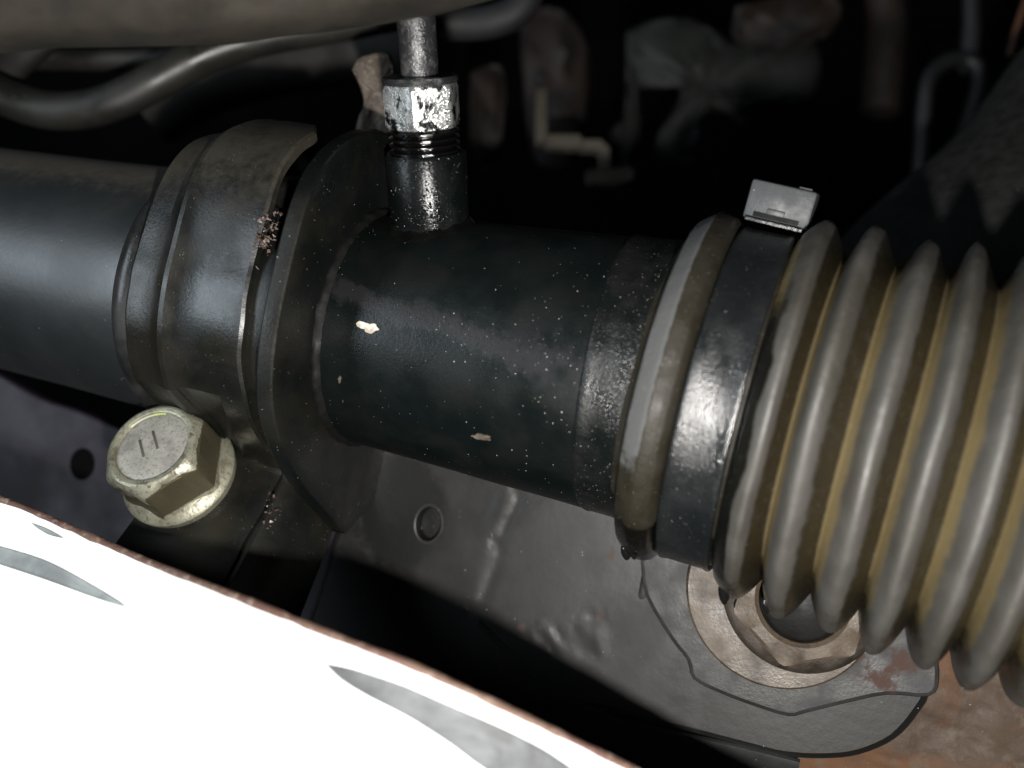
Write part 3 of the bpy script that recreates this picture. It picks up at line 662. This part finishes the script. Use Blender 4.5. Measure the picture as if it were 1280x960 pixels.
# ================================================================== ABOVE
bmn = thing('overhead_beam', 'blurred dusty beige beam across the upper left edge', 'car frame', P(250, 0, 128))
be = [(-200, 66), (-60, 54), (0, 50), (90, 46), (180, 44), (270, 39), (340, 31), (430, 20), (490, 9), (540, -1), (600, -16), (680, -36), (800, -70), (900, -100)]
B3 = smooth_path([P(a, b-9, 128) for a, b in be], 5); rows = []
for dy, dz in ((16, 3.5), (9, 1.2), (4, .2), (1.5, .1), (0, .6), (-1, 2), (-1.6, 5), (-2, 12), (-2, 30), (-1, 60)):
    rows.append([p+np.array([0, dy, dz])+np.array([0, .5*nz(p+dz, .06), .35*nz(p, .12)]) for p in B3])
mesh('beam_skin', *grid(rows), M['beam'], bmn)
tag(mesh('thick_hose', *tube([P(-140, 20, 236), P(-60, 78, 238), P(0, 118, 239), (P(50, 136, 240)), P(100, 138, 240), P(150, 124, 240), P(205, 95, 241), P(262, 66, 243), P(330, 46, 246), P(420, 30, 250), P(520, 10, 252)], 4.9, 28, 6), M['hose'], at=P(75, 137, 240)), 'thick black hose curving down in a dip at the upper left', 'hose')
tag(mesh('thin_hose', *tube([P(-60, 68, 262), P(20, 73, 262), P(100, 75, 262), P(180, 74, 262), P(240, 69, 262), P(300, 60, 262)], 3.1, 24, 5), M['hose'], at=P(140, 70, 262)), 'straight thin black hose with a pale shine above the curved hose', 'hose')
tag(mesh('hose_end', *tube([P(-40, 112, 250), P(0, 92, 250), P(30, 70, 251), P(60, 48, 252)], lambda k: 5.2-1.6*k, 24, 5), M['hose2'], at=P(10, 90, 250)), 'short dark hose end at the left edge beside the dip', 'hose')
tag(mesh('brown_hose', *tube([P(190, 150, 300), P(260, 105, 300), P(340, 78, 300), P(430, 60, 300), P(520, 52, 300)], lambda k: 9+4*k, 28, 5), M['hose2'], at=P(340, 80, 300)), 'fat dull brown hose in shadow behind the curved hose', 'hose')
tag(mesh('bent_hose', *tube([P(538, 27, 262), P(565, 30, 262), P(610, 28, 262), P(645, 14, 262), P(662, -14, 262), P(668, -60, 262)], 4.6, 24, 6), M['blackrod'], at=P(600, 28, 262)), 'grey black hose bending upward just right of the steel pipe', 'hose')
# scaly tab left of the fitting
tb = smooth_path([np.array([a, b, 0.]) for a, b in [(440, 88), (446, 76), (462, 68), (480, 66), (490, 72), (493, 100), (494, 140), (494, 166), (470, 168), (446, 165), (449, 146), (455, 128), (450, 108), (440, 88)]], 4)[:-1]
rows = []; c0 = np.mean([[a, b] for a, b, _ in tb], 0)
for k, (sc_, dy) in enumerate(((1.0, 5), (1.0, .8), (.95, .2), (.86, 0), (.6, -.3), (.3, -.4), (.02, -.4))):
    rows.append([P(c0[0]+(a-c0[0])*sc_, c0[1]+(b-c0[1])*sc_, 203+dy)+np.array([0, .9*nz(np.array([a*sc_, b*sc_, 0.]), .11)*(k > 1), .3*nz(np.array([a, b, 3.]), .1)]) for a, b, _ in tb])
tag(mesh('rusty_tab', *grid(rows, True, True), M['lump'], at=P(468, 120, 203)), 'scaly rusty brown metal tab standing left of the bright nut', 'bracket')
bkp = tube([P(440, 176, 205), P(470, 172, 205), P(510, 172, 206)], 2.2, 16, 4)
tag(mesh('tab_ledge', *bkp, M['bracket'], at=P(470, 174, 205)), 'dark rounded ledge directly below the rusty brown tab', 'bracket')

# ================================================================== RIGHT: big dark cover behind the boot
A_ = P(1095, 322, 205); B_ = P(1330, 68, 215); axd = nrm(B_-A_); 
cv_n = nrm(np.cross(axd, (0, 1, 0))); cv_n = cv_n if cv_n[2] < 0 else -cv_n
rows = []
for k in np.linspace(-.35, 1.4, 30):
    c = A_+(B_-A_)*k+cv_n*58+np.array([0, 40, 0]); rr = 58*(1+.03*math.sin(k*5))
    rows.append([c+rr*(math.cos(a)*(-cv_n)+math.sin(a)*np.array([0, -1, 0])) for a in np.linspace(0, 2*math.pi, 72, endpoint=False)])
tag(mesh('rubber_cover', *grid(rows, True, True), M['cover'], at=P(1230, 200, 200)), 'large smooth dark green rubber cover rising behind the ribbed boot', 'cover')

# ================================================================== FAR BACKGROUND (out of focus)
def far_slab(pts, Y, th, m, name, label, cat, sm=3, bulge=0):
    op = smooth_path([np.array([a, b, 0.]) for a, b in pts+pts[:1]], sm)[:-1] if sm > 1 else [np.array([a, b, 0.]) for a, b in pts]
    c0 = np.mean([[a, b] for a, b, _ in op], 0); rows = []
    for k, dy in ((1., th), (1., 3), (.97, 1.2), (.9, 0), (.75, -bulge*.4), (.55, -bulge*.7), (.3, -bulge*.95), (.02, -bulge)):
        rows.append([P(c0[0]+(a-c0[0])*k, c0[1]+(b-c0[1])*k, Y+dy+5*nz(np.array([a*k, b*k, 1.]), .04)) for a, b, _ in op])
    return tag(mesh(name, *grid(rows, True, True), m, at=P(c0[0], c0[1], Y)), label, cat)
far_slab([(783, 40), (830, 22), (880, 30), (930, 60), (985, 40), (1022, 60), (1015, 120), (945, 130), (930, 155), (905, 140), (880, 150), (862, 205), (830, 200), (820, 175), (850, 120), (828, 95), (800, 110), (785, 90)], 390, 40, M['cast'], 'engine_casting', 'blurred grey green engine casting deep in the bay', 'engine part', 4, 6)
far_slab([(920, 8), (1000, -8), (1050, 0), (1040, 40), (990, 60), (940, 62), (915, 45)], 380, 30, M['cast2'], 'rusty_casting', 'dim reddish brown casting above the grey green casting', 'engine part', 4, 5)
far_slab([(650, 20), (700, 10), (735, 60), (730, 165), (715, 200), (672, 205), (655, 120)], 430, 30, M['cast2'], 'brown_casting', 'dim brown panel behind the tan stepped bracket', 'engine part', 4, 4)
far_slab([(588, 90), (625, 80), (632, 130), (622, 200), (590, 205)], 360, 20, M['cast2'], 'dark_block', 'dim dark block just right of the bright nut', 'engine part', 3, 4)
far_slab([(783, 70), (797, 70), (797, 215), (770, 215), (762, 165), (780, 150)], 410, 18, M['cast'], 'upright_strut', 'dim grey upright strut above the tan bracket foot', 'strut', 2, 1)
sb = thing('stepped_bracket', 'blurred tan bracket stepping down in the dark beside the fitting', 'bracket', P(720, 185, 330))
for nm, pts in (('upright', [(671, 112), (681, 112), (682, 176), (671, 176)]), ('ledge', [(684, 170), (724, 170), (726, 184), (684, 183)]), ('bend', [(728, 176), (750, 176), (760, 186), (761, 212), (753, 212), (751, 190), (742, 186), (728, 186)]), ('foot', [(735, 214), (788, 211), (790, 222), (770, 229), (736, 226)])):
    P3 = [P(a, b, 330) for a, b in pts]; mesh(nm, *slab(P3, np.array([0, 5, 0])), M['brass'], sb, bevel=.5)
tag(mesh('loop_hose', *tube([P(1145, 260, 380), P(1152, 190, 380), P(1158, 110, 380), P(1175, 82, 382), P(1205, 74, 384), P(1225, 92, 382), P(1212, 150, 380), P(1192, 200, 378)], 3.2, 20, 6), M['blackrod'], at=P(1160, 130, 380)), 'dim looped black hose at the upper right', 'hose')
tag(mesh('rusty_rod', *tube([P(1300, -40, 340), P(1278, 14, 340), P(1262, 70, 340)], 1.3, 12, 4), M['orange'], at=P(1270, 40, 340)), 'thin rusty orange rod at the upper right corner', 'rod')
tag(mesh('dark_rod', *tube([P(1215, -30, 400), P(1214, 40, 400), P(1210, 90, 400)], 4, 14, 4), M['blackrod'], at=P(1214, 40, 400)), 'dim vertical black rod standing above the looped hose', 'rod')
tag(mesh('bay_post', *tube([P(1105, -60, 430), P(1108, 40, 430), P(1100, 140, 430)], 9, 18, 4), M['cast2'], at=P(1105, 40, 430)), 'dim brown post left of the looped hose', 'post')
